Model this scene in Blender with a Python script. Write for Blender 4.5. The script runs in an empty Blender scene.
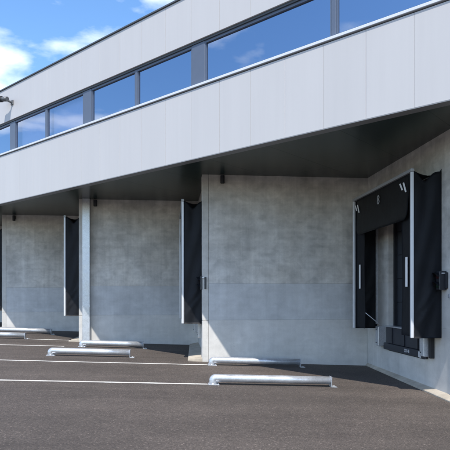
import bpy, bmesh, math, random
from mathutils import Vector, Matrix
R = math.radians
random.seed(7)
S = bpy.context.scene
C = S.collection

# ------------------------------------------------------------------ camera
# World frame: X along the blank walls (truck direction), Y along the dock walls (depth), Z up.
EYE = 1.8
F_PX, CX, HZ, IMG = 540.0, 225.0, 296.0, 450.0
YAW = math.atan2(CX - 170.0, F_PX)
cam = bpy.data.cameras.new('camera')
cam.sensor_width = 36.0; cam.sensor_height = 36.0; cam.sensor_fit = 'HORIZONTAL'
cam.lens = 36.0 * F_PX / IMG
cam.shift_y = (HZ - IMG / 2) / IMG
cam.clip_end = 2000
camo = bpy.data.objects.new('camera', cam); C.objects.link(camo)
camo.location = (0, 0, EYE); camo.rotation_euler = (R(90), 0, -YAW)
S.camera = camo

# ------------------------------------------------------------------ sun + sky
SUN = Vector((-0.12, -1.0, 1.645)).normalized()            # towards the sun
el = math.asin(SUN.z); az = math.atan2(SUN.x, SUN.y)
sl = bpy.data.lights.new('sun', 'SUN'); sl.energy = 2.7; sl.angle = R(0.53); sl.color = (1.0, 0.955, 0.89)
so = bpy.data.objects.new('sun', sl); C.objects.link(so)
so.rotation_euler = SUN.to_track_quat('Z', 'Y').to_euler(); so.location = (0, 0, 40)
so.location = SUN * 60

W = bpy.data.worlds.new('World'); S.world = W; W.use_nodes = True
nt = W.node_tree; nt.nodes.clear()
def wn(t, **k):
    n = nt.nodes.new(t)
    for a, b in k.items(): setattr(n, a, b)
    return n
def wl(a, b): nt.links.new(a, b)
sky = wn('ShaderNodeTexSky', sky_type='NISHITA', sun_disc=False, sun_elevation=el, sun_rotation=az,
         altitude=0, air_density=1.0, dust_density=0.3, ozone_density=3.0)
tc = wn('ShaderNodeTexCoord'); sep = wn('ShaderNodeSeparateXYZ'); wl(tc.outputs['Generated'], sep.inputs[0])
zz = wn('ShaderNodeMath', operation='MAXIMUM'); wl(sep.outputs['Z'], zz.inputs[0]); zz.inputs[1].default_value = 0.02
zo = wn('ShaderNodeMath', operation='ADD'); wl(zz.outputs[0], zo.inputs[0]); zo.inputs[1].default_value = 0.12
dx = wn('ShaderNodeMath', operation='DIVIDE'); wl(sep.outputs['X'], dx.inputs[0]); wl(zo.outputs[0], dx.inputs[1])
dy = wn('ShaderNodeMath', operation='DIVIDE'); wl(sep.outputs['Y'], dy.inputs[0]); wl(zo.outputs[0], dy.inputs[1])
cmb = wn('ShaderNodeCombineXYZ'); wl(dx.outputs[0], cmb.inputs[0]); wl(dy.outputs[0], cmb.inputs[1])
CLOUD_OFF = (-2.425, -2.655, 0.0)
mp = wn('ShaderNodeMapping'); wl(cmb.outputs[0], mp.inputs[0]); mp.inputs['Location'].default_value = CLOUD_OFF
n1 = wn('ShaderNodeTexNoise'); wl(mp.outputs[0], n1.inputs['Vector'])
n1.inputs['Scale'].default_value = 1.55; n1.inputs['Detail'].default_value = 9; n1.inputs['Roughness'].default_value = 0.52
n1.inputs['Distortion'].default_value = 0.15
cr = wn('ShaderNodeValToRGB'); wl(n1.outputs['Fac'], cr.inputs[0])
cr.color_ramp.elements[0].position = 0.51; cr.color_ramp.elements[0].color = (0, 0, 0, 1)
cr.color_ramp.elements[1].position = 0.65; cr.color_ramp.elements[1].color = (1, 1, 1, 1)
sat = wn('ShaderNodeHueSaturation'); wl(sky.outputs[0], sat.inputs['Color']); sat.inputs['Saturation'].default_value = 1.14; sat.inputs['Value'].default_value = 0.90
mx = wn('ShaderNodeMix', data_type='RGBA'); wl(cr.outputs[0], mx.inputs['Factor'])
wl(sat.outputs[0], mx.inputs['A']); mx.inputs['B'].default_value = (5.6, 5.8, 6.1, 1)
bg = wn('ShaderNodeBackground'); wl(mx.outputs['Result'], bg.inputs[0]); bg.inputs[1].default_value = 0.15
wo = wn('ShaderNodeOutputWorld'); wl(bg.outputs[0], wo.inputs[0])

S.view_settings.view_transform = 'Standard'; S.view_settings.look = 'None'
S.view_settings.gamma = 1.0; S.view_settings.exposure = 1.12
S.view_settings.use_curve_mapping = False
S.render.engine = 'CYCLES'
S.cycles.max_bounces = 8; S.cycles.diffuse_bounces = 4

# ------------------------------------------------------------------ plan geometry (measured, dock frame)
UF = Vector((0.6866, -0.7271, 0)); NF = Vector((-0.7271, -0.6866, 0)); FN = -8.988   # facade line
Z_LIP, Z_SOF, Z_SILL, Z_GLB, Z_WTOP, Z_ROOF = [EYE + a for a in (3.18, 3.30, 4.80, 4.872, 5.876, 7.055)]
S0, S1 = -34.0, 9.0                                       # facade extent along UF
TIP = {0: (-10.65, 26.50), 1: (-6.80, 22.75), 2: (-3.09, 18.80), 3: (0.87, 14.65), 4: (5.44, 9.35)}
DOCKX = {0: -6.63, 1: -2.93, 2: 0.98, 3: 5.50}
DOCKZ = {0: 0.26, 1: 0.17, 2: 0.09, 3: 0.0}
def fac(s, z, out=0.0): return NF * (FN + out) + UF * s + Vector((0, 0, z))
def fac_y(x): return (FN - NF.x * x) / NF.y
def ground_z(x, y):
    x = max(-16, min(14, x)); y = max(-4, min(34, y))
    z = EYE - 2.020 - 0.0365 * x + 0.0185 * y
    return z

# ------------------------------------------------------------------ materials
def newmat(name):
    m = bpy.data.materials.new(name); m.use_nodes = True
    t = m.node_tree; b = t.nodes['Principled BSDF']; return m, t, b
def N(t, typ, **k):
    n = t.nodes.new(typ)
    for a, b in k.items(): setattr(n, a, b)
    return n
def noise(t, vec, scale, detail=4, rough=0.55, dist=0.0):
    n = N(t, 'ShaderNodeTexNoise'); t.links.new(vec, n.inputs['Vector'])
    n.inputs['Scale'].default_value = scale; n.inputs['Detail'].default_value = detail
    n.inputs['Roughness'].default_value = rough; n.inputs['Distortion'].default_value = dist
    return n.outputs['Fac']
def mapped(t, scale=(1, 1, 1), loc=(0, 0, 0), src='pos'):
    if src == 'pos': v = N(t, 'ShaderNodeNewGeometry').outputs['Position']
    else: v = N(t, 'ShaderNodeTexCoord').outputs['Object']
    mpn = N(t, 'ShaderNodeMapping'); t.links.new(v, mpn.inputs[0])
    mpn.inputs['Scale'].default_value = scale; mpn.inputs['Location'].default_value = loc
    return mpn.outputs[0]
def maprange(t, v, a, b, c, d):
    n = N(t, 'ShaderNodeMapRange'); t.links.new(v, n.inputs[0])
    for i, q in enumerate((a, b, c, d)): n.inputs[i + 1].default_value = q
    return n.outputs[0]
def math2(t, op, a, b):
    n = N(t, 'ShaderNodeMath', operation=op)
    for i, q in enumerate((a, b)):
        if isinstance(q, (int, float)): n.inputs[i].default_value = q
        else: t.links.new(q, n.inputs[i])
    return n.outputs[0]
def tint(t, col, fac_socket):
    """col * fac"""
    n = N(t, 'ShaderNodeMix', data_type='RGBA', blend_type='MULTIPLY'); n.inputs['Factor'].default_value = 1
    if isinstance(col, tuple): n.inputs['A'].default_value = (*col, 1)
    else: t.links.new(col, n.inputs['A'])
    t.links.new(fac_socket, n.inputs['B']); return n.outputs['Result']
def mixc(t, f, a, b):
    n = N(t, 'ShaderNodeMix', data_type='RGBA'); t.links.new(f, n.inputs['Factor'])
    for k, q in (('A', a), ('B', b)):
        if isinstance(q, tuple): n.inputs[k].default_value = (*q, 1)
        else: t.links.new(q, n.inputs[k])
    return n.outputs['Result']
def bump(t, b, h, strength, dist):
    n = N(t, 'ShaderNodeBump'); t.links.new(h, n.inputs['Height'])
    n.inputs['Strength'].default_value = strength; n.inputs['Distance'].default_value = dist
    t.links.new(n.outputs[0], b.inputs['Normal'])
def simple(name, col, rough=0.5, metal=0.0, var=0.06, scale=6.0, bmp=0.0, spec=0.5):
    m, t, b = newmat(name)
    f = noise(t, mapped(t), scale, 5)
    t.links.new(tint(t, col, maprange(t, f, 0.25, 0.75, 1 - var, 1 + var)), b.inputs['Base Color'])
    b.inputs['Roughness'].default_value = rough; b.inputs['Metallic'].default_value = metal
    b.inputs['Specular IOR Level'].default_value = spec
    if bmp: bump(t, b, noise(t, mapped(t), scale * 4, 4), bmp, 0.01)
    return m
def concrete(name, col, mott=0.16, warm=(0.40, 0.385, 0.355)):
    m, t, b = newmat(name)
    P = mapped(t)
    big = noise(t, mapped(t, (1, 1, 0.8)), 0.9, 5, 0.6)
    mid = noise(t, mapped(t, (1, 1, 1.3), (3, 1, 7)), 3.2, 6, 0.62, 0.4)
    streak = noise(t, mapped(t, (1, 1, 0.06), (0, 0, 3)), 7.0, 4, 0.6)
    board = noise(t, mapped(t, (0.12, 0.12, 1), (9, 4, 0)), 9.0, 3, 0.5)
    fine = noise(t, P, 60, 3, 0.6)
    a = maprange(t, big, 0.3, 0.7, 1 - mott, 1 + mott)
    a = math2(t, 'MULTIPLY', a, maprange(t, mid, 0.3, 0.7, 1 - mott * 0.95, 1 + mott * 0.95))
    a = math2(t, 'MULTIPLY', a, maprange(t, streak, 0.3, 0.7, 1 - mott * 0.5, 1 + mott * 0.5))
    a = math2(t, 'MULTIPLY', a, maprange(t, board, 0.3, 0.7, 1 - mott * 0.3, 1 + mott * 0.3))
    a = math2(t, 'MULTIPLY', a, maprange(t, fine, 0.3, 0.7, 0.95, 1.05))
    base = mixc(t, maprange(t, noise(t, mapped(t, (1, 1, 1), (5, 5, 5)), 0.7, 3), 0.4, 0.65, 0, 0.55), col, warm)
    # pin holes
    vo = N(t, 'ShaderNodeTexVoronoi'); t.links.new(P, vo.inputs['Vector']); vo.inputs['Scale'].default_value = 11
    hole = maprange(t, vo.outputs['Distance'], 0.03, 0.07, 0.62, 1.0)
    a = math2(t, 'MULTIPLY', a, hole)
    t.links.new(tint(t, base, a), b.inputs['Base Color'])
    b.inputs['Roughness'].default_value = 0.82; b.inputs['Specular IOR Level'].default_value = 0.3
    h = math2(t, 'ADD', math2(t, 'MULTIPLY', mid, 0.6), math2(t, 'MULTIPLY', fine, 0.25))
    bump(t, b, h, 0.25, 0.012)
    return m
M = {}
M['conc_top'] = concrete('concrete_upper_pour', (0.53, 0.515, 0.485), 0.20, (0.53, 0.495, 0.44))
M['conc_mid'] = concrete('concrete_middle_pour', (0.50, 0.50, 0.495), 0.11, (0.485, 0.49, 0.49))
M['conc_low'] = concrete('concrete_lower_pour', (0.545, 0.53, 0.505), 0.09, (0.55, 0.53, 0.49))
M['conc_pier'] = concrete('concrete_pier', (0.52, 0.505, 0.475), 0.11, (0.5, 0.48, 0.44))
M['conc_foot'] = concrete('concrete_footing', (0.42, 0.375, 0.31), 0.16, (0.38, 0.32, 0.245))
M['conc_core'] = simple('concrete_core', (0.16, 0.16, 0.155), 0.9)

def panel_mat():
    m, t, b = newmat('white_coated_panel')
    oi = N(t, 'ShaderNodeObjectInfo')
    f = noise(t, mapped(t, (1, 1, 0.25)), 1.4, 4)
    a = math2(t, 'MULTIPLY', maprange(t, oi.outputs['Random'], 0, 1, 0.985, 1.012), maprange(t, f, 0.3, 0.7, 0.978, 1.018))
    st = noise(t, mapped(t, (1, 1, 0.03)), 10.0, 3)
    a = math2(t, 'MULTIPLY', a, maprange(t, st, 0.35, 0.7, 1.008, 0.985))
    t.links.new(tint(t, (0.468, 0.458, 0.456), a), b.inputs['Base Color'])
    b.inputs['Roughness'].default_value = 0.42; b.inputs['Specular IOR Level'].default_value = 0.35
    bump(t, b, noise(t, mapped(t, (1, 1, 0.4)), 0.9, 2), 0.05, 0.02)
    return m
M['panel'] = panel_mat()
M['dark_trim'] = simple('dark_grey_trim', (0.055, 0.06, 0.066), 0.45)
M['grey_trim'] = simple('grey_drip_trim', (0.20, 0.205, 0.21), 0.4)
M['sill'] = simple('pale_sill_flashing', (0.58, 0.60, 0.63), 0.38, 0.0, 0.03)
M['wframe'] = simple('slate_blue_window_frame', (0.085, 0.108, 0.155), 0.38, 0.0, 0.04)
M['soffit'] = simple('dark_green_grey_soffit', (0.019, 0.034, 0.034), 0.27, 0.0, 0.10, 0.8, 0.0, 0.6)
M['roofing'] = simple('roof_membrane', (0.12, 0.12, 0.12), 0.9)
M['blind'] = simple('lilac_grey_blind', (0.52, 0.55, 0.70), 0.8, 0, 0.03)
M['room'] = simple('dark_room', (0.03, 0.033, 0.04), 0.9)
def glass_mat(name, refl, tr, base=0.40):
    m, t, b = newmat(name); t.nodes.remove(b)
    out = t.nodes['Material Output']
    g = N(t, 'ShaderNodeBsdfGlossy'); g.inputs['Color'].default_value = (*refl, 1); g.inputs['Roughness'].default_value = 0.015
    tr_ = N(t, 'ShaderNodeBsdfTransparent'); tr_.inputs['Color'].default_value = (*tr, 1)
    fr = N(t, 'ShaderNodeFresnel'); fr.inputs['IOR'].default_value = 1.5
    f = maprange(t, fr.outputs[0], 0.0, 0.5, base, 0.95)
    mx_ = N(t, 'ShaderNodeMixShader'); t.links.new(f, mx_.inputs[0]); t.links.new(tr_.outputs[0], mx_.inputs[1]); t.links.new(g.outputs[0], mx_.inputs[2])
    bn = N(t, 'ShaderNodeBump'); t.links.new(noise(t, mapped(t), 0.9, 1), bn.inputs['Height']); bn.inputs['Strength'].default_value = 0.04; bn.inputs['Distance'].default_value = 0.01
    t.links.new(bn.outputs[0], g.inputs['Normal'])
    t.links.new(mx_.outputs[0], out.inputs['Surface']); return m
M['glass'] = glass_mat('solar_control_glass', (0.76, 0.85, 1.0), (0.30, 0.36, 0.48))
M['glass_blind'] = glass_mat('clear_glass_before_blind', (0.80, 0.86, 1.0), (0.80, 0.84, 0.92), 0.30)

def galv():
    m, t, b = newmat('galvanised_steel')
    P = mapped(t)
    vo = N(t, 'ShaderNodeTexVoronoi'); t.links.new(P, vo.inputs['Vector']); vo.inputs['Scale'].default_value = 45
    sp = N(t, 'ShaderNodeSeparateColor'); t.links.new(vo.outputs['Color'], sp.inputs[0])
    a = maprange(t, sp.outputs[0], 0, 1, 0.90, 1.08)
    d = noise(t, P, 3.5, 6, 0.65)
    a = math2(t, 'MULTIPLY', a, maprange(t, d, 0.3, 0.7, 0.85, 1.1))
    t.links.new(tint(t, (0.56, 0.58, 0.61), a), b.inputs['Base Color'])
    b.inputs['Metallic'].default_value = 0.6
    t.links.new(maprange(t, d, 0.3, 0.7, 0.27, 0.44), b.inputs['Roughness'])
    return m
M['galv'] = galv()
M['alu'] = simple('white_aluminium_profile', (0.62, 0.63, 0.65), 0.35, 0.15, 0.04)
M['alu_dull'] = simple('dull_aluminium_profile', (0.34, 0.35, 0.36), 0.45, 0.3, 0.06)
def fabric(name, col, r=0.55):
    m, t, b = newmat(name)
    f = noise(t, mapped(t), 2.5, 5); 
    t.links.new(tint(t, col, maprange(t, f, 0.3, 0.7, 0.85, 1.15)), b.inputs['Base Color'])
    b.inputs['Roughness'].default_value = r; b.inputs['Specular IOR Level'].default_value = 0.4
    h = math2(t, 'ADD', noise(t, mapped(t, (1, 1, 1)), 5, 4), math2(t, 'MULTIPLY', noise(t, mapped(t), 90, 2), 0.12))
    bump(t, b, h, 0.35, 0.02); return m
M['fabric'] = fabric('black_pvc_fabric', (0.018, 0.020, 0.026))
M['fabric_head'] = fabric('charcoal_head_curtain', (0.026, 0.027, 0.029), 0.42)
M['white'] = simple('white_marking', (0.78, 0.78, 0.78), 0.55, 0, 0.04)
M['rubber'] = simple('black_rubber', (0.014, 0.014, 0.016), 0.65)
M['blackmetal'] = simple('black_painted_metal', (0.018, 0.020, 0.025), 0.42)
M['leveller'] = simple('dark_blue_black_leveller_paint', (0.020, 0.023, 0.032), 0.5, 0, 0.12)
M['door'] = simple('dark_door_section', (0.030, 0.036, 0.046), 0.45)
M['plate'] = simple('type_plate', (0.55, 0.56, 0.58), 0.4)
M['red_lens'] = simple('dark_red_lens', (0.03, 0.008, 0.008), 0.15)
M['green_lens'] = simple('dark_green_lens', (0.008, 0.022, 0.014), 0.15)
M['cam_grey'] = simple('camera_housing_grey', (0.10, 0.105, 0.11), 0.4)
M['lens'] = simple('black_lens', (0.008, 0.008, 0.01), 0.1)
def line_mat():
    m, t, b = newmat('worn_white_road_paint')
    w = noise(t, mapped(t), 14, 6, 0.7)
    c = mixc(t, maprange(t, w, 0.50, 0.68, 0, 0.55), (0.74, 0.72, 0.67), (0.22, 0.20, 0.18))
    t.links.new(c, b.inputs['Base Color']); b.inputs['Roughness'].default_value = 0.75
    bump(t, b, noise(t, mapped(t), 120, 3), 0.3, 0.004); return m
M['line'] = line_mat()
def asphalt():
    m, t, b = newmat('asphalt')
    P = mapped(t)
    big = noise(t, mapped(t, (1, 1, 1)), 0.22, 4, 0.6)
    trk = noise(t, mapped(t, (0.18, 1.2, 1), (2, 0, 0)), 0.8, 4, 0.6)
    mid = noise(t, P, 2.2, 6, 0.65)
    fine = noise(t, P, 95, 3, 0.7)
    vo = N(t, 'ShaderNodeTexVoronoi'); t.links.new(P, vo.inputs['Vector']); vo.inputs['Scale'].default_value = 62
    sp = N(t, 'ShaderNodeSeparateColor'); t.links.new(vo.outputs['Color'], sp.inputs[0])
    a = maprange(t, big, 0.3, 0.7, 0.76, 1.22)
    a = math2(t, 'MULTIPLY', a, maprange(t, trk, 0.3, 0.7, 0.80, 1.20))
    a = math2(t, 'MULTIPLY', a, maprange(t, mid, 0.3, 0.7, 0.90, 1.10))
    a = math2(t, 'MULTIPLY', a, maprange(t, fine, 0.3, 0.7, 0.74, 1.26))
    a = math2(t, 'MULTIPLY', a, math2(t, 'ADD', maprange(t, sp.outputs[0], 0, 1, 0.66, 1.24), maprange(t, sp.outputs[1], 0.93, 0.97, 0.0, 0.9)))
    t.links.new(tint(t, (0.081, 0.066, 0.056), a), b.inputs['Base Color'])
    b.inputs['Roughness'].default_value = 0.78; b.inputs['Specular IOR Level'].default_value = 0.35
    h = math2(t, 'ADD', vo.outputs['Distance'], math2(t, 'MULTIPLY', fine, 0.6))
    bump(t, b, h, 0.7, 0.008)
    return m
M['asphalt'] = asphalt()

# ------------------------------------------------------------------ builders
def link(name, me, mat, parent=None, loc=None, mw=None):
    o = bpy.data.objects.new(name, me); C.objects.link(o)
    if mat is not None and not me.materials: me.materials.append(M[mat] if isinstance(mat, str) else mat)
    if parent is not None: o.parent = parent
    if mw is not None: o.matrix_local = mw
    elif loc is not None: o.location = loc
    return o
def empty(name, loc=(0, 0, 0), rz=0.0, label=None, cat=None, group=None, parent=None):
    o = bpy.data.objects.new(name, None); C.objects.link(o); o.empty_display_size = 0.2
    o.location = loc; o.rotation_euler = (0, 0, rz)
    if parent: o.parent = parent
    tag(o, label, cat, group); return o
def tag(o, label=None, cat=None, group=None, kind=None):
    if label: o['label'] = label
    if cat: o['category'] = cat
    if group: o['group'] = group
    if kind: o['kind'] = kind
    return o
def finish(bm, name, smooth=False):
    bmesh.ops.recalc_face_normals(bm, faces=bm.faces[:])
    me = bpy.data.meshes.new(name); bm.to_mesh(me); bm.free()
    if smooth:
        for p in me.polygons: p.use_smooth = True
    return me
def bm_box(bm, a, b, mat=None, bev=0.0):
    a, b = Vector(a), Vector(b)
    r = bmesh.ops.create_cube(bm, size=1.0)
    vs = r['verts']
    for q in vs: q.co = Vector([(a[i] + b[i]) / 2 + q.co[i] * abs(b[i] - a[i]) for i in range(3)])
    if mat is not None: bmesh.ops.transform(bm, matrix=mat, verts=vs)
    if bev > 0:
        es = set(e for q in vs for e in q.link_edges)
        bmesh.ops.bevel(bm, geom=list(es), offset=bev, segments=1, affect='EDGES', profile=0.5)
    return bm
def box(name, a, b, mat, parent=None, bev=0.0, mw=None):
    bm = bmesh.new(); bm_box(bm, a, b, None, bev)
    return link(name, finish(bm, name), mat, parent, mw=mw)
def bm_cyl(bm, p, q, r0, r1=None, n=16, caps=True):
    p, q = Vector(p), Vector(q); r1 = r0 if r1 is None else r1
    d = q - p; rot = d.to_track_quat('Z', 'Y').to_matrix().to_4x4(); rot.translation = (p + q) / 2
    return bmesh.ops.create_cone(bm, cap_ends=caps, segments=n, radius1=r0, radius2=r1, depth=d.length, matrix=rot)
def cyl(name, p, q, r0, mat, parent=None, r1=None, n=16):
    bm = bmesh.new(); bm_cyl(bm, p, q, r0, r1, n); o = link(name, finish(bm, name), mat, parent)
    for f in o.data.polygons: f.use_smooth = len(f.vertices) == 4
    return o
def sweep(bm, path, rad, n=20, cap=True):
    rings = []
    for i, p in enumerate(path):
        p = Vector(p)
        t = (Vector(path[min(i + 1, len(path) - 1)]) - Vector(path[max(i - 1, 0)])).normalized()
        side = Vector((0, 1, 0)); up = t.cross(side).normalized()
        rings.append([bm.verts.new(p + side * math.cos(k / n * 2 * math.pi) * rad + up * math.sin(k / n * 2 * math.pi) * rad) for k in range(n)])
    for a, b in zip(rings, rings[1:]):
        for k in range(n): bm.faces.new((a[k], a[(k + 1) % n], b[(k + 1) % n], b[k]))
    if cap: bm.faces.new(rings[0][::-1]); bm.faces.new(rings[-1])
FAC_M = Matrix(((UF.x, NF.x, 0, 0), (UF.y, NF.y, 0, 0), (0, 0, 1, 0), (0, 0, 0, 1)))   # local: x along facade, y outward
FAC_M = Matrix.Translation(NF * FN) @ FAC_M
# (UF, NF) is left handed: recalc_face_normals runs on local meshes, so bake facade meshes in world space instead
def fbox(name, s0, s1, o0, o1, z0, z1, mat, parent, bev=0.0):
    bm = bmesh.new(); bm_box(bm, (s0, o0, z0), (s1, o1, z1), FAC_M, bev)
    return link(name, finish(bm, name), mat, parent)
FROT = math.atan2(UF.y, UF.x)          # local x = UF, local -y = outward
def fmat(s, z, out=0.0): return Matrix.Translation(fac(s, z, out)) @ Matrix.Rotation(FROT, 4, 'Z')

# ------------------------------------------------------------------ ground
def axis(vals): return sorted(set(vals))
gx = [-220, -120, -60, -30] + [i for i in range(-20, 19)] + [30, 60, 120, 220]
gy = [-220, -120, -60, -30, -15] + [i for i in range(-8, 39)] + [60, 120, 220]
bm = bmesh.new(); vg = [[bm.verts.new((x, y, ground_z(x, y))) for x in gx] for y in gy]
for j in range(len(gy) - 1):
    for i in range(len(gx) - 1): bm.faces.new((vg[j][i], vg[j][i + 1], vg[j + 1][i + 1], vg[j + 1][i]))
yard = link('asphalt_yard', finish(bm, 'asphalt_yard', True), 'asphalt'); tag(yard, kind='structure')

def ground_strip(name, pts_a, pts_b, mat, parent, lift=0.004):
    bm = bmesh.new(); n = 24
    def lerp(a, b, t): return a[0] + (b[0] - a[0]) * t, a[1] + (b[1] - a[1]) * t
    rows = []
    for k in range(n + 1):
        t = k / n; p = lerp(pts_a[0], pts_a[1], t); q = lerp(pts_b[0], pts_b[1], t)
        rows.append([bm.verts.new((*p, ground_z(*p) + lift)), bm.verts.new((*q, ground_z(*q) + lift))])
    for a, b in zip(rows, rows[1:]): bm.faces.new((a[0], a[1], b[1], b[0]))
    return link(name, finish(bm, name), mat, parent)
def lane_line(xa, xb, y, w=0.10): return ground_strip('lane_line', ((xa, y - w / 2), (xb, y - w / 2)), ((xa, y + w / 2), (xb, y + w / 2)), 'line', yard)

# pixel -> ground helper (direction from the pixel, distance from the ground)
def px_ground(px, py):
    dxp, dzp = (px - CX) / F_PX, (HZ - py) / F_PX
    cy, sy = math.cos(YAW), math.sin(YAW)
    rx, ry, rz = dxp * cy + sy, cy - dxp * sy, dzp
    t = 10.0
    for _ in range(40): t = (ground_z(rx * t, ry * t) - EYE) / rz
    return rx * t, ry * t

# ------------------------------------------------------------------ the warehouse
B = empty('warehouse_building', (0, 0, 0), 0, 'white panelled warehouse with ribbon windows above sawtooth concrete loading bays', 'building')
JW, J0 = 0.877, -5.30
def joints():
    k0 = math.ceil((S0 - J0) / JW); k1 = math.floor((S1 - J0) / JW)
    return [J0 + k * JW for k in range(k0, k1 + 1)]
JS = joints(); SL, SR = JS[0], JS[-1]
GAP = 0.005
def panel_mesh(h):
    bm = bmesh.new(); bm_box(bm, (GAP / 2, 0, 0), (JW - GAP / 2, 0.06, h), None, 0.0025)
    me = finish(bm, 'facade_panel'); me.materials.append(M['panel']); return me
PM_L = panel_mesh(Z_SILL - 0.015 - Z_LIP); PM_U = panel_mesh(Z_ROOF - 0.05 - (Z_WTOP + 0.02))
for s in JS[:-1]:
    link('facade_panel', PM_L, None, B, mw=fmat(s, Z_LIP))
    link('facade_panel', PM_U, None, B, mw=fmat(s, Z_WTOP + 0.02))
# backing behind the panels, coping, drip, sill
fbox('facade_backing', SL, SR, -0.30, -0.063, Z_LIP + 0.01, Z_SILL - 0.03, 'grey_trim', B)
fbox('facade_backing', SL, SR, -0.30, -0.066, Z_WTOP + 0.08, Z_ROOF - 0.06, 'grey_trim', B)
fbox('roof_coping', SL - 0.05, SR + 0.05, -0.40, 0.03, Z_ROOF - 0.045, Z_ROOF, 'dark_trim', B, 0.006)
fbox('drip_profile', SL, SR, -0.062, 0.012, Z_LIP - 0.022, Z_LIP - 0.004, 'grey_trim', B)
fbox('sill_shadow_gap', SL, SR, -0.20, -0.03, Z_SILL - 0.012, Z_SILL + 0.010, 'dark_trim', B)
fbox('window_sill', SL, SR, -0.20, 0.035, Z_SILL + 0.012, Z_SILL + 0.068, 'sill', B, 0.006)
fbox('window_head', SL, SR, -0.20, -0.035, Z_WTOP - 0.03, Z_WTOP + 0.018, 'dark_trim', B)
# windows: posts and panes
ZB, ZT = Z_SILL + 0.070, Z_WTOP - 0.032
posts = [(-34.0, -33.9), (-29.92, -29.53), (-25.70, -25.33), (-21.55, -21.18), (-17.39, -17.06), (-13.18, -12.79), (-8.84, -8.43), (-5.155, -5.06), (-1.75, -1.35), (2.45, 2.85), (6.6, 7.0)]
mull = {0: [-31.9], 1: [-27.6], 2: [-23.5], 3: [-19.3], 4: [-15.15], 5: [-10.85], 6: [], 7: [], 8: [0.6], 9: [4.7]}
blind_bays = {4, 2}
for a, b in posts: fbox('window_post', a, b, -0.18, -0.055, ZB, ZT, 'wframe', B, 0.006)
for i in range(len(posts) - 1):
    a, b = posts[i][1], posts[i + 1][0]
    cuts = [a] + [m_ for m_ in mull[i]] + [b]
    for c in mull[i]: fbox('mullion', c - 0.035, c + 0.035, -0.17, -0.060, ZB, ZT, 'wframe', B, 0.005)
    for j in range(len(cuts) - 1):
        p = cuts[j] + (0.036 if j > 0 else 0.002); q = cuts[j + 1] - (0.036 if j < len(cuts) - 2 else 0.002)
        bm = bmesh.new(); r = 0.055
        bm_box(bm, (p, -0.16, ZB + 0.001), (q, -0.066, ZB + r), FAC_M)
        bm_box(bm, (p, -0.16, ZT - r), (q, -0.066, ZT - 0.001), FAC_M)
        bm_box(bm, (p, -0.16, ZB + r + .001), (p + 0.03, -0.070, ZT - r - .001), FAC_M)
        bm_box(bm, (q - 0.03, -0.16, ZB + r + .001), (q, -0.070, ZT - r - .001), FAC_M)
        wf = link('window', finish(bm, 'window'), 'wframe', B)
        bm = bmesh.new(); tl = random.uniform(-0.0025, 0.0025); tz = random.uniform(-0.002, 0.002)
        mid = (p + q) / 2
        vs = []
        for (ss, zz_) in ((p + .028, ZB + r - .003), (q - .028, ZB + r - .003), (q - .028, ZT - r + .003), (p + .028, ZT - r + .003)):
            vs.append(bm.verts.new(fac(ss, zz_, -0.105 + (ss - mid) * tl + (zz_ - ZB) * tz)))
        f = bm.faces.new(vs); f.normal_update()
        if f.normal.dot(NF) < 0: f.normal_flip()
        me = bpy.data.meshes.new('pane'); bm.to_mesh(me); bm.free()
        link('pane', me, 'glass_blind' if i in blind_bays else 'glass', wf)
        if i in blind_bays: fbox('roller_blind', p + .04, q - .04, -0.30, -0.292, ZB, ZT, 'blind', wf)
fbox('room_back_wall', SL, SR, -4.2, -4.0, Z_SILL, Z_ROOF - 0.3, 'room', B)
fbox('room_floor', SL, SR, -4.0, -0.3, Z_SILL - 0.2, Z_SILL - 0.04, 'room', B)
# soffit panels (tight joints) and roof
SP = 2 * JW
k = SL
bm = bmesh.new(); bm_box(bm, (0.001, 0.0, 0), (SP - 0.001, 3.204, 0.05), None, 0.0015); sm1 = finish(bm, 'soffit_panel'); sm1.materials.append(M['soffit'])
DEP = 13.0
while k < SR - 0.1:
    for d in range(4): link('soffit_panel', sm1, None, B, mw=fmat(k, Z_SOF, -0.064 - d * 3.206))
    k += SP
fbox('floor_slab', SL, SR, -DEP, -0.31, Z_SOF + 0.06, Z_SOF + 0.5, 'conc_core', B)
fbox('roof', SL, SR, -DEP, -0.41, Z_ROOF - 0.28, Z_ROOF - 0.05, 'roofing', B)
for s_, t_ in ((SL, SL + 0.2), (SR - 0.2, SR)): fbox('end_wall', s_ + (0.005 if s_ == SL else 0), t_ - 0.005, -DEP + 0.01, -0.32, Z_SOF + 0.51, Z_ROOF - 0.29, 'panel', B)
fbox('back_wall', SL, SR, -DEP - 0.2, -DEP - 0.005, -1.5, Z_ROOF - 0.05, 'panel', B)

# concrete walls: each a part with its pours as pieces
ZJ1, ZJ2 = EYE + 0.345, EYE - 0.655
def blank_wall(k, x0, x1, y):
    w = box('concrete_wall', (x0 + 0.02, y + 0.03, -2.2), (x1 + 0.30, y + 0.30, Z_SOF + 0.05), 'conc_core', B)
    zs = [-2.2, ZJ2, ZJ1, Z_SOF + 0.02]; mats = ['conc_low', 'conc_mid', 'conc_top']
    for j in range(3):
        box('concrete_panel', (x0 + 0.174, y, zs[j] + 0.001), (x1 - 0.002, y + 0.20, zs[j + 1] - 0.001), mats[j], w, 0.0025)
    zs2 = [-2.2, ZJ2 - 0.01, Z_SOF + 0.02]
    for j in range(2):
        box('corner_pier', (x0, y - 0.004, zs2[j] + 0.003), (x0 + 0.170, y + 0.42, zs2[j + 1] - 0.003), 'conc_pier', w, 0.012)
    return w
xr = {0: TIP[1][0] + .1, 1: TIP[2][0] + .12, 2: TIP[3][0] + .11, 3: DOCKX[3], 4: 13.2}
for k in range(5): blank_wall(k, TIP[k][0], xr[k], TIP[k][1])
DOOR_HW = 0.98
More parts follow.
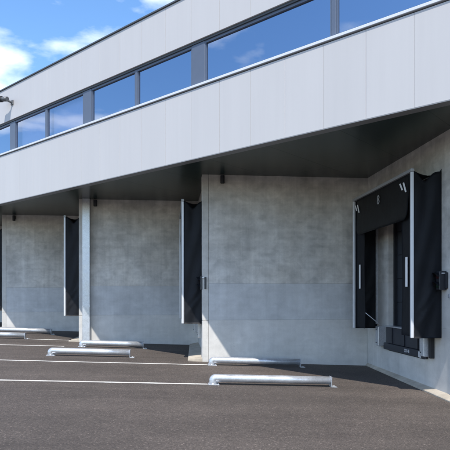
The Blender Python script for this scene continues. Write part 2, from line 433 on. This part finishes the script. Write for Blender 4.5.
def dock_wall(k):
    X = DOCKX[k]; ya = TIP[k + 1][1] + 0.43; yb = TIP[k][1] - 0.002
    if k == 3: ya = TIP[4][1] + 0.43
    zf = EYE - 0.747 + DOCKZ[k]; zt = zf + 2.95
    yc = dock_c(k)
    w = box('dock_wall', (X + 0.30, ya, -2.2), (X + 0.42, yc - DOOR_HW, Z_SOF + 0.03), 'conc_core', B)
    segs = [(ya, yc - DOOR_HW), (yc + DOOR_HW, yb)]
    zs = [-2.2, ZJ2, ZJ1, Z_SOF + 0.02]; mats = ['conc_low', 'conc_low', 'conc_top']
    for (p, q) in segs:
        for j in range(3):
            box('concrete_panel', (X, p + 0.002, zs[j] + (0.0005 if j else 0)), (X + 0.28, q - 0.002, zs[j + 1] - 0.0005), mats[j], w, 0.0)
    box('concrete_panel', (X, yc - DOOR_HW, zt), (X + 0.28, yc + DOOR_HW, Z_SOF + 0.02), 'conc_top', w)
    box('concrete_panel', (X, yc - DOOR_HW, -2.2), (X + 0.28, yc + DOOR_HW, zf - 0.63), 'conc_low', w)
    box('pit_back_wall', (X + 0.10, yc - 1.2, zf - 0.64), (X + 0.28, yc + 1.2, zf - 0.03), 'conc_core', w)
    # sectional door, closed, set back in the opening
    d = empty('sectional_door', (0, 0, 0), parent=B)
    n = 5; h = (zt - zf) / n
    for j in range(n):
        box('door_section', (X + 0.20, yc - DOOR_HW - 0.03, zf + j * h + 0.004), (X + 0.25, yc + DOOR_HW + 0.03, zf + (j + 1) * h - 0.004), 'door', d, 0.006)
    for sgn in (-1, 1):
        box('door_track', (X + 0.12, yc + sgn * (DOOR_HW - 0.055) - 0.03, zf), (X + 0.19, yc + sgn * (DOOR_HW - 0.055) + 0.03, zt), 'blackmetal', d)
def dock_c(k): return {3: 12.20, 2: 16.62, 1: 20.57, 0: 24.52}[k]
for k in range(4): dock_wall(k)
# footings along the dock walls (exposed concrete at the base)
def footing(k, wa, wb):
    X = DOCKX[k]; yb = TIP[k][1] - 0.01; ya = TIP[k + 1][1] - (0.0 if k < 3 else -0.0)
    bm = bmesh.new(); n = 10; rows = []
    for i in range(n + 1):
        t = i / n; y = yb + (ya - yb) * t; wdt = wa + (wb - wa) * t; x = X - wdt
        zt_ = ground_z(x, y) + 0.035
        rows.append([bm.verts.new(p) for p in ((X + 0.01, y, zt_ + 0.05), (x + 0.012, y, zt_), (x, y, zt_ - 0.012), (x, y, zt_ - 0.5))])
    for a, b in zip(rows, rows[1:]):
        for j in range(3): bm.faces.new((a[j], a[j + 1], b[j + 1], b[j]))
    bm.faces.new(rows[0]); bm.faces.new(rows[-1])
    link('footing', finish(bm, 'footing'), 'conc_foot', B)
footing(3, 0.05, 0.21)
for k in (0, 1, 2): footing(k, 0.30, 0.50)
# galvanised casing on the middle pier
tx, ty = TIP[2]
gx0, gx1 = tx + 0.15, tx + 0.40
bm = bmesh.new(); gz = ground_z(tx, ty)
bm_box(bm, (gx0, ty - 0.22, gz - 0.1), (gx1, ty - 0.006, Z_SOF - 0.002), None, 0.010)
casing = link('downpipe_casing', finish(bm, 'downpipe_casing'), 'galv', B)
for z in (gz + 1.2, gz + 3.2): box('seam', (gx0 - 0.004, ty - 0.224, z), (gx1 + 0.004, ty - 0.02, z + 0.035), 'galv', casing)

# ------------------------------------------------------------------ dock shelters
def grid_mesh(fn, nu, nv, smooth=True, thick=0.0):
    bm = bmesh.new()
    g = [[bm.verts.new(fn(i / nu, j / nv)) for i in range(nu + 1)] for j in range(nv + 1)]
    for j in range(nv):
        for i in range(nu): bm.faces.new((g[j][i], g[j][i + 1], g[j + 1][i + 1], g[j + 1][i]))
    if thick:
        r = bmesh.ops.solidify(bm, geom=bm.faces[:], thickness=thick)
    return finish(bm, 'fabric', smooth)
def text_mesh(txt, size, depth=0.002):
    cu = bpy.data.curves.new('lettering', 'FONT'); cu.body = txt; cu.size = size; cu.align_x = 'CENTER'; cu.align_y = 'CENTER'; cu.extrude = depth; cu.offset = size * 0.012
    o = bpy.data.objects.new('tmp_text', cu); C.objects.link(o)
    dg = bpy.context.evaluated_depsgraph_get()
    me = bpy.data.meshes.new_from_object(o.evaluated_get(dg)); bpy.data.objects.remove(o); bpy.data.curves.remove(cu)
    return me
# local frame of a dock thing: origin on the dock wall at the floor line; -X outward, Y along the wall, Z up
TXT_M = Matrix(((0, 0, -1, 0), (-1, 0, 0, 0), (0, 1, 0, 0), (0, 0, 0, 1)))   # text plane facing -X, reading left->right = -Y
HW, SD, STOP, SBOT = 1.75, 0.585, 3.26, -0.10
def make_shelter(k, label):
    X = DOCKX[k]; zf = EYE - 0.747 + DOCKZ[k]
    t = empty('dock_shelter', (X, dock_c(k), zf), 0, label, 'dock shelter', 'dock shelters on the dock walls')
    fx = -SD
    pr = 0.055
    for sg in (-1, 1):
        box('edge_profile', (fx - 0.080, sg * (HW - pr) - pr / 1 * (1 if sg < 0 else 0) , SBOT), (fx - 0.020, sg * (HW - pr) + pr * (1 if sg > 0 else 0), STOP - 0.004), 'alu', t, 0.006)
    box('head_profile', (fx - 0.084, -HW - 0.001, STOP - 0.0), (fx - 0.010, HW + 0.001, STOP + 0.065), 'alu_dull', t, 0.008)
    # side panels: fabric with diagonal creases and a sagging top edge
    for sg in (-1, 1):
        seed = random.uniform(0, 9)
        def fn(u, v, sg=sg, seed=seed):
            x = fx - 0.022 + (SD + 0.017) * u
            top = STOP + 0.03 - 0.20 * math.exp(-((u - 0.42) / 0.22) ** 2) + 0.06 * (u > 0.95)
            z = SBOT - 0.01 + (top - SBOT) * v
            cre = 0.016 * math.sin((z * 2.1 - u * 4.2 + seed) * 2.2) * math.sin(math.pi * u) * (1.2 - 0.6 * v)
            fold = -0.05 * math.exp(-((u - 0.42) / 0.25) ** 2) * math.exp(-((v - 1) / 0.16) ** 2)
            fold += 0.022 * math.exp(-(((z - SBOT) - 0.85 * u * 0.9 - 0.15) / 0.06) ** 2) * math.sin(math.pi * u)
            fold += 0.018 * math.exp(-(((z - SBOT) - 0.8 * u - 0.42) / 0.07) ** 2) * math.sin(math.pi * u)
            y = sg * (HW - 0.012 - 0.02 * u + cre + fold)
            return (x, y, z)
        link('side_panel', grid_mesh(fn, 16, 60, True, 0.008), 'fabric', t)
    def rf(u, v): return (fx - 0.008 + (SD + 0.003) * u, -HW + 0.03 + (2 * HW - 0.06) * v, STOP + 0.02 - 0.09 * math.sin(math.pi * u))
    link('roof_panel', grid_mesh(rf, 8, 16, True, 0.006), 'fabric', t)
    # front side curtains
    for sg in (-1, 1):
        def fc(u, v, sg=sg):
            y = sg * (HW - 0.052 - 0.60 * u); z = SBOT + 0.02 + (STOP - SBOT - 0.03) * v
            return (fx + 0.004 + 0.010 * math.sin(z * 2.3 + sg) * u + 0.012 * u, y, z)
        cu = link('side_curtain', grid_mesh(fc, 6, 30, True, 0.006), 'fabric', t)
        box('marker_stripe', (fx - 0.0165, sg * (HW - 0.36) - 0.052, 0.94), (fx - 0.0115, sg * (HW - 0.36) + 0.052, 1.56), 'white', cu, 0.002)
    # head curtain: hangs in front, belly outwards, rounded lower corners
    def hc(u, v):
        a = (u * 2 - 1)
        drop = 0.93
        hwid = HW - 0.17 - 0.04 * v - 0.14 * max(0, (v - 0.80) / 0.20) ** 2.5
        z = STOP - 0.005 - drop * v
        x = fx - 0.028 - 0.035 * v ** 1.5 - 0.008 * math.sin(a * 5) * v
        return (x, a * hwid, z)
    hcx = lambda v: fx - 0.028 - 0.035 * v ** 1.5
    hd = link('head_curtain', grid_mesh(hc, 40, 14, True, 0.008), 'fabric_head', t)
    def slash(y, z, dy, dz, wd):
        v = (STOP - z) / 0.93; x = hcx(v) - 0.024
        bm = bmesh.new(); vs = []
        for (a, b) in ((-wd, 0), (wd, 0), (wd + dy, dz), (-wd + dy, dz)): vs.append(bm.verts.new((hcx((STOP - z - b) / 0.93) - 0.026, y + a, z + b)))
        f = bm.faces.new(vs); r = bmesh.ops.extrude_face_region(bm, geom=[f]); bmesh.ops.translate(bm, vec=(0.006, 0, 0), verts=[q for q in r['geom'] if isinstance(q, bmesh.types.BMVert)])
        link('marking_stripe', finish(bm, 'marking_stripe'), 'white', hd)
    for sg in (-1, 1):
        for j in range(2): slash(sg * (HW - 0.36) + (0.10 if j else -0.07) * 1.0, STOP - 0.36 + (0.07 if j else 0), 0.13 , 0.22 - 0.06 * j, 0.032)
    me = text_mesh('8', 0.30); me.materials.append(M['alu_dull'])
    link('number', me, None, hd, mw=Matrix.Translation((hcx(0.27) - 0.030, 0.02, STOP - 0.27)) @ TXT_M)
    box('wall_profile', (-0.06, HW - 0.11, 0.0), (-0.004, HW - 0.05, STOP - 0.2), 'galv', t, 0.004)
    # tension cord from the far curtain to the leveller
    cyl('tension_cord', (fx + 0.03, HW - 0.66, 0.32), (-0.12, HW - 0.62, -0.02), 0.010, 'plate', t, n=6)
    return t
sh_lab = {3: 'black dock shelter with head curtain and white stripes, nearest on the right wall',
          2: 'black dock shelter seen edge-on beside the pier of the sunlit-cornered wall',
          1: 'black dock shelter seen edge-on beside the galvanised downpipe casing',
          0: 'sliver of black dock shelter at the left edge of the picture'}
for k in range(4): make_shelter(k, sh_lab[k])

# ------------------------------------------------------------------ dock levellers
def make_leveller(k, label):
    X = DOCKX[k]; zf = EYE - 0.747 + DOCKZ[k]
    t = empty('dock_leveller', (X, dock_c(k), zf), 0, label, 'dock leveller', 'dock levellers under the shelters')
    box('platform', (-0.05, -1.06, -0.035), (0.19, 1.06, 0.0), 'galv', t, 0.004)
    box('front_plate', (-0.022, -1.08, -0.44), (0.08, 1.08, -0.037), 'leveller', t, 0.006)
    fb = box('front_beam', (-0.06, -1.14, -0.605), (0.08, 1.16, -0.445), 'leveller', t, 0.010)
    for y in (-0.7, 0.0, 0.7): box('lip_rib', (-0.05, y - 0.03, -0.43), (-0.023, y + 0.03, -0.045), 'leveller', t, 0.004)
    me = text_mesh('CDHE', 0.105); me.materials.append(M['plate'])
    link('maker_mark', me, None, fb, mw=Matrix.Translation((-0.0635, -0.22, -0.525)) @ TXT_M)
    box('type_plate', (-0.064, -0.93, -0.60), (-0.0605, -0.80, -0.47), 'plate', fb, 0.001)
    for sg in (-1, 1):
        bu = box('bumper', (-0.20, sg * 1.24 - 0.10, -0.53), (-0.002, sg * 1.24 + 0.10, -0.03), 'galv', t, 0.012)
        box('bumper_back', (-0.10, sg * 1.385 - 0.04, -0.56), (-0.003, sg * 1.385 + 0.04, -0.05), 'rubber', bu, 0.01)
        for zb in (-0.45, -0.12): cyl('bolt', (-0.212, sg * 1.24 + 0.04, zb), (-0.198, sg * 1.24 + 0.04, zb), 0.014, 'blackmetal', bu, n=6)
for k, l in {3: 'dark dock leveller with galvanised bumpers below the shelter on the right wall',
             2: 'dock leveller whose galvanised bumper peeks out below the middle edge-on shelter',
             1: 'dock leveller behind the pier with the galvanised downpipe casing',
             0: 'dock leveller at the left edge, behind the leftmost concrete wall'}.items(): make_leveller(k, l)

# ------------------------------------------------------------------ dock traffic lights
def traffic_light(k, label):
    X = DOCKX[k]; z = EYE + 0.31 + DOCKZ[k] * 0.5
    y = dock_c(k) - HW - (0.02 if k == 3 else 0.06)
    t = empty('dock_traffic_light', (X, y, z), 0, label, 'traffic light', 'traffic lights beside the shelters')
    box('back_plate', (-0.05, -0.21, -0.16), (-0.002, -0.161, 0.16), 'blackmetal', t, 0.003)
    box('bracket', (-0.12, -0.185, 0.13), (-0.051, -0.161, 0.155), 'galv', t, 0.003)
    box('housing', (-0.16, -0.16, -0.19), (-0.004, -0.02, 0.19), 'blackmetal', t, 0.012)
    for zz_, mt in ((0.09, 'red_lens'), (-0.09, 'green_lens')):
        ln = cyl('lens', (-0.158, -0.09, zz_), (-0.172, -0.09, zz_), 0.058, mt, t, n=18)
        bm = bmesh.new(); n = 16; ra, rb_ = [], []
        for q in range(n + 1):
            a = -0.2 + (math.pi + 0.4) * q / n
            ra.append(bm.verts.new((-0.158, -0.09 + 0.066 * math.cos(a), zz_ + 0.066 * math.sin(a))))
            rb_.append(bm.verts.new((-0.27 + 0.06 * (1 - abs(math.sin(a))), -0.09 + 0.066 * math.cos(a), zz_ + 0.066 * math.sin(a))))
        for q in range(n): bm.faces.new((ra[q], ra[q + 1], rb_[q + 1], rb_[q]))
        bmesh.ops.solidify(bm, geom=bm.faces[:], thickness=0.004)
        link('visor', finish(bm, 'visor', True), 'blackmetal', ln)
traffic_light(3, 'black two-lens dock traffic light beside the shelter on the right wall')
traffic_light(2, 'small black dock traffic light in front of the middle edge-on shelter')
# conduit beside the right one
bm = bmesh.new(); cx_, cy_ = DOCKX[3] - 0.02, dock_c(3) - HW - 0.36
bm_cyl(bm, (cx_, cy_, EYE + 0.02), (cx_, cy_, EYE + 0.62), 0.012, n=8); bm_box(bm, (cx_ - 0.04, cy_ - 0.04, EYE - 0.04), (cx_ + 0.018, cy_ + 0.04, EYE + 0.04), None, 0.005)
tag(link('cable_conduit', finish(bm, 'cable_conduit'), 'galv'), 'thin vertical cable conduit with junction box on the right dock wall', 'conduit')

# ------------------------------------------------------------------ wall lamps under the soffit
def wall_lamp(k, dx_, label):
    x, y = TIP[k]
    t = empty('wall_lamp', (x + dx_, y, Z_SOF - 0.002), 0, label, 'lamp', 'small lamps at the top of the blank walls')
    box('wall_plate', (-0.05, -0.022, -0.17), (0.05, -0.001, -0.03), 'blackmetal', t, 0.004)
    bm = bmesh.new(); bm_cyl(bm, (0, -0.085, -0.24), (0, -0.085, -0.035), 0.058, n=18); link('lamp_body', finish(bm, 'lamp_body', False), 'blackmetal', t)
    cyl('lamp_lens', (0, -0.085, -0.252), (0, -0.085, -0.241), 0.045, 'lens', t, n=16)
wall_lamp(3, 0.545, 'small black wall lamp at the top of the nearest concrete wall')
wall_lamp(2, 0.56, 'small black wall lamp right of the galvanised downpipe casing')
wall_lamp(1, 0.50, 'small black wall lamp on the leftmost concrete wall')

# ------------------------------------------------------------------ security camera on the facade
cb = fac(-17.12, EYE + 6.44, 0.0)
t = empty('security_camera', cb, FROT, 'grey bullet security camera on the white facade near the roof', 'camera')
def yy(p): return Vector(p)
box('wall_mount', (-0.07, -0.035, -0.08), (0.07, -0.001, 0.08), 'cam_grey', t, 0.01)
bm = bmesh.new(); bm_cyl(bm, (0, -0.03, 0.0), (-0.02, -0.20, 0.04), 0.035, n=12); link('arm', finish(bm, 'arm', False), 'cam_grey', t)
bd = cyl('camera_body', (0.04, -0.20, 0.06), (-0.20, -0.28, 0.09), 0.078, 'cam_grey', t, n=18)
cyl('sun_hood', (-0.18, -0.276, 0.088), (-0.30, -0.302, 0.103), 0.098, 'blackmetal', t, n=18)
cyl('lens', (-0.298, -0.3016, 0.1027), (-0.308, -0.3037, 0.104), 0.05, 'lens', t, n=14)

# ------------------------------------------------------------------ wheel guides
RAD = 0.083
def make_guide(xl, xr_, y, label):
    zl, zr = ground_z(xl, y), ground_z(xr_, y)
    L = xr_ - xl
    t = empty('wheel_guide', (xl, y, zl), 0, label, 'wheel guide', 'galvanised wheel guides on the yard')
    t.rotation_euler = (0, math.atan2(zl - zr, L), 0)
    hc_ = 0.135; br = 0.07
    path = [(RAD, 0, 0.010), (RAD, 0, 0.05)]
    for i in range(0, 11):
        a = math.pi - (math.pi / 2) * i / 10
        path.append((RAD + br * 0.75 + br * 0.75 * math.cos(a), 0, hc_ - br * 0.75 + br * 0.75 * math.sin(a)))
    path += [(L * 0.3, 0, hc_), (L * 0.6, 0, hc_), (L - 0.06, 0, hc_)]
    bm = bmesh.new(); sweep(bm, path, RAD, 24); o = link('tube', finish(bm, 'tube', True), 'galv', t)
    for p in o.data.polygons: p.use_smooth = len(p.vertices) == 4
    # base plates
    fp = box('base_plate', (-0.02, -0.12, 0.0), (0.21, 0.12, 0.012), 'galv', t, 0.003)
    for px_ in (0.01, 0.185):
        for py_ in (-0.095, 0.095): cyl('bolt', (px_, py_, 0.012), (px_, py_, 0.030), 0.013, 'galv', fp, n=6)
    box('end_plate', (L - 0.062, -0.092, 0.0), (L - 0.048, 0.092, 0.222), 'galv', t, 0.003)
    ft = box('end_foot', (L - 0.047, -0.092, 0.0), (L + 0.07, 0.092, 0.012), 'galv', t, 0.003)
    cyl('bolt', (L + 0.02, 0, 0.012), (L + 0.02, 0, 0.030), 0.013, 'galv', ft, n=6)
    return t
guides = [((209, 384.3), (333, 385), 'nearest galvanised wheel guide, in front of the right dock'),
          ((208.5, 365.0), (302, 366), 'galvanised wheel guide at the foot of the sunlit corner of the near wall'),
          ((47.5, 355.3), (132, 355), 'galvanised wheel guide lying in front of the downpipe casing'),
          ((79, 346.8), (145, 346.5), 'galvanised wheel guide along the foot of the middle concrete wall'),
          ((-55, 336.8), (27, 337.3), 'galvanised wheel guide cut by the left edge, the nearer of two there'),
          ((-22, 332.3), (53, 332.6), 'galvanised wheel guide along the foot of the leftmost concrete wall')]
GP = []
for (a, b, lab) in guides:
    pa, pb = px_ground(*a), px_ground(*b)
    y = pa[1]
    cyw, syw = math.cos(YAW), math.sin(YAW)
    def x_at(px, y):
        d = (px - CX) / F_PX; return y * (d * cyw + syw) / (cyw - d * syw)
    xl, xr_ = x_at(a[0], y), x_at(b[0], y)
    GP.append((xl, xr_, y)); print('guide', round(xl, 2), round(xr_, 2), round(y, 2), lab)
    make_guide(xl, xr_, y, lab)
# painted lines run on from the guides into the yard
for i in (0, 1): lane_line(GP[i][0] - 14, GP[i][0] - 0.03, GP[i][2])
for i in (3,): lane_line(GP[i][0] - 14, GP[i][0] - 0.45, GP[i][2])
lane_line(GP[4][1] + 0.05, DOCKX[1] - 0.50, GP[4][2], 0.09)
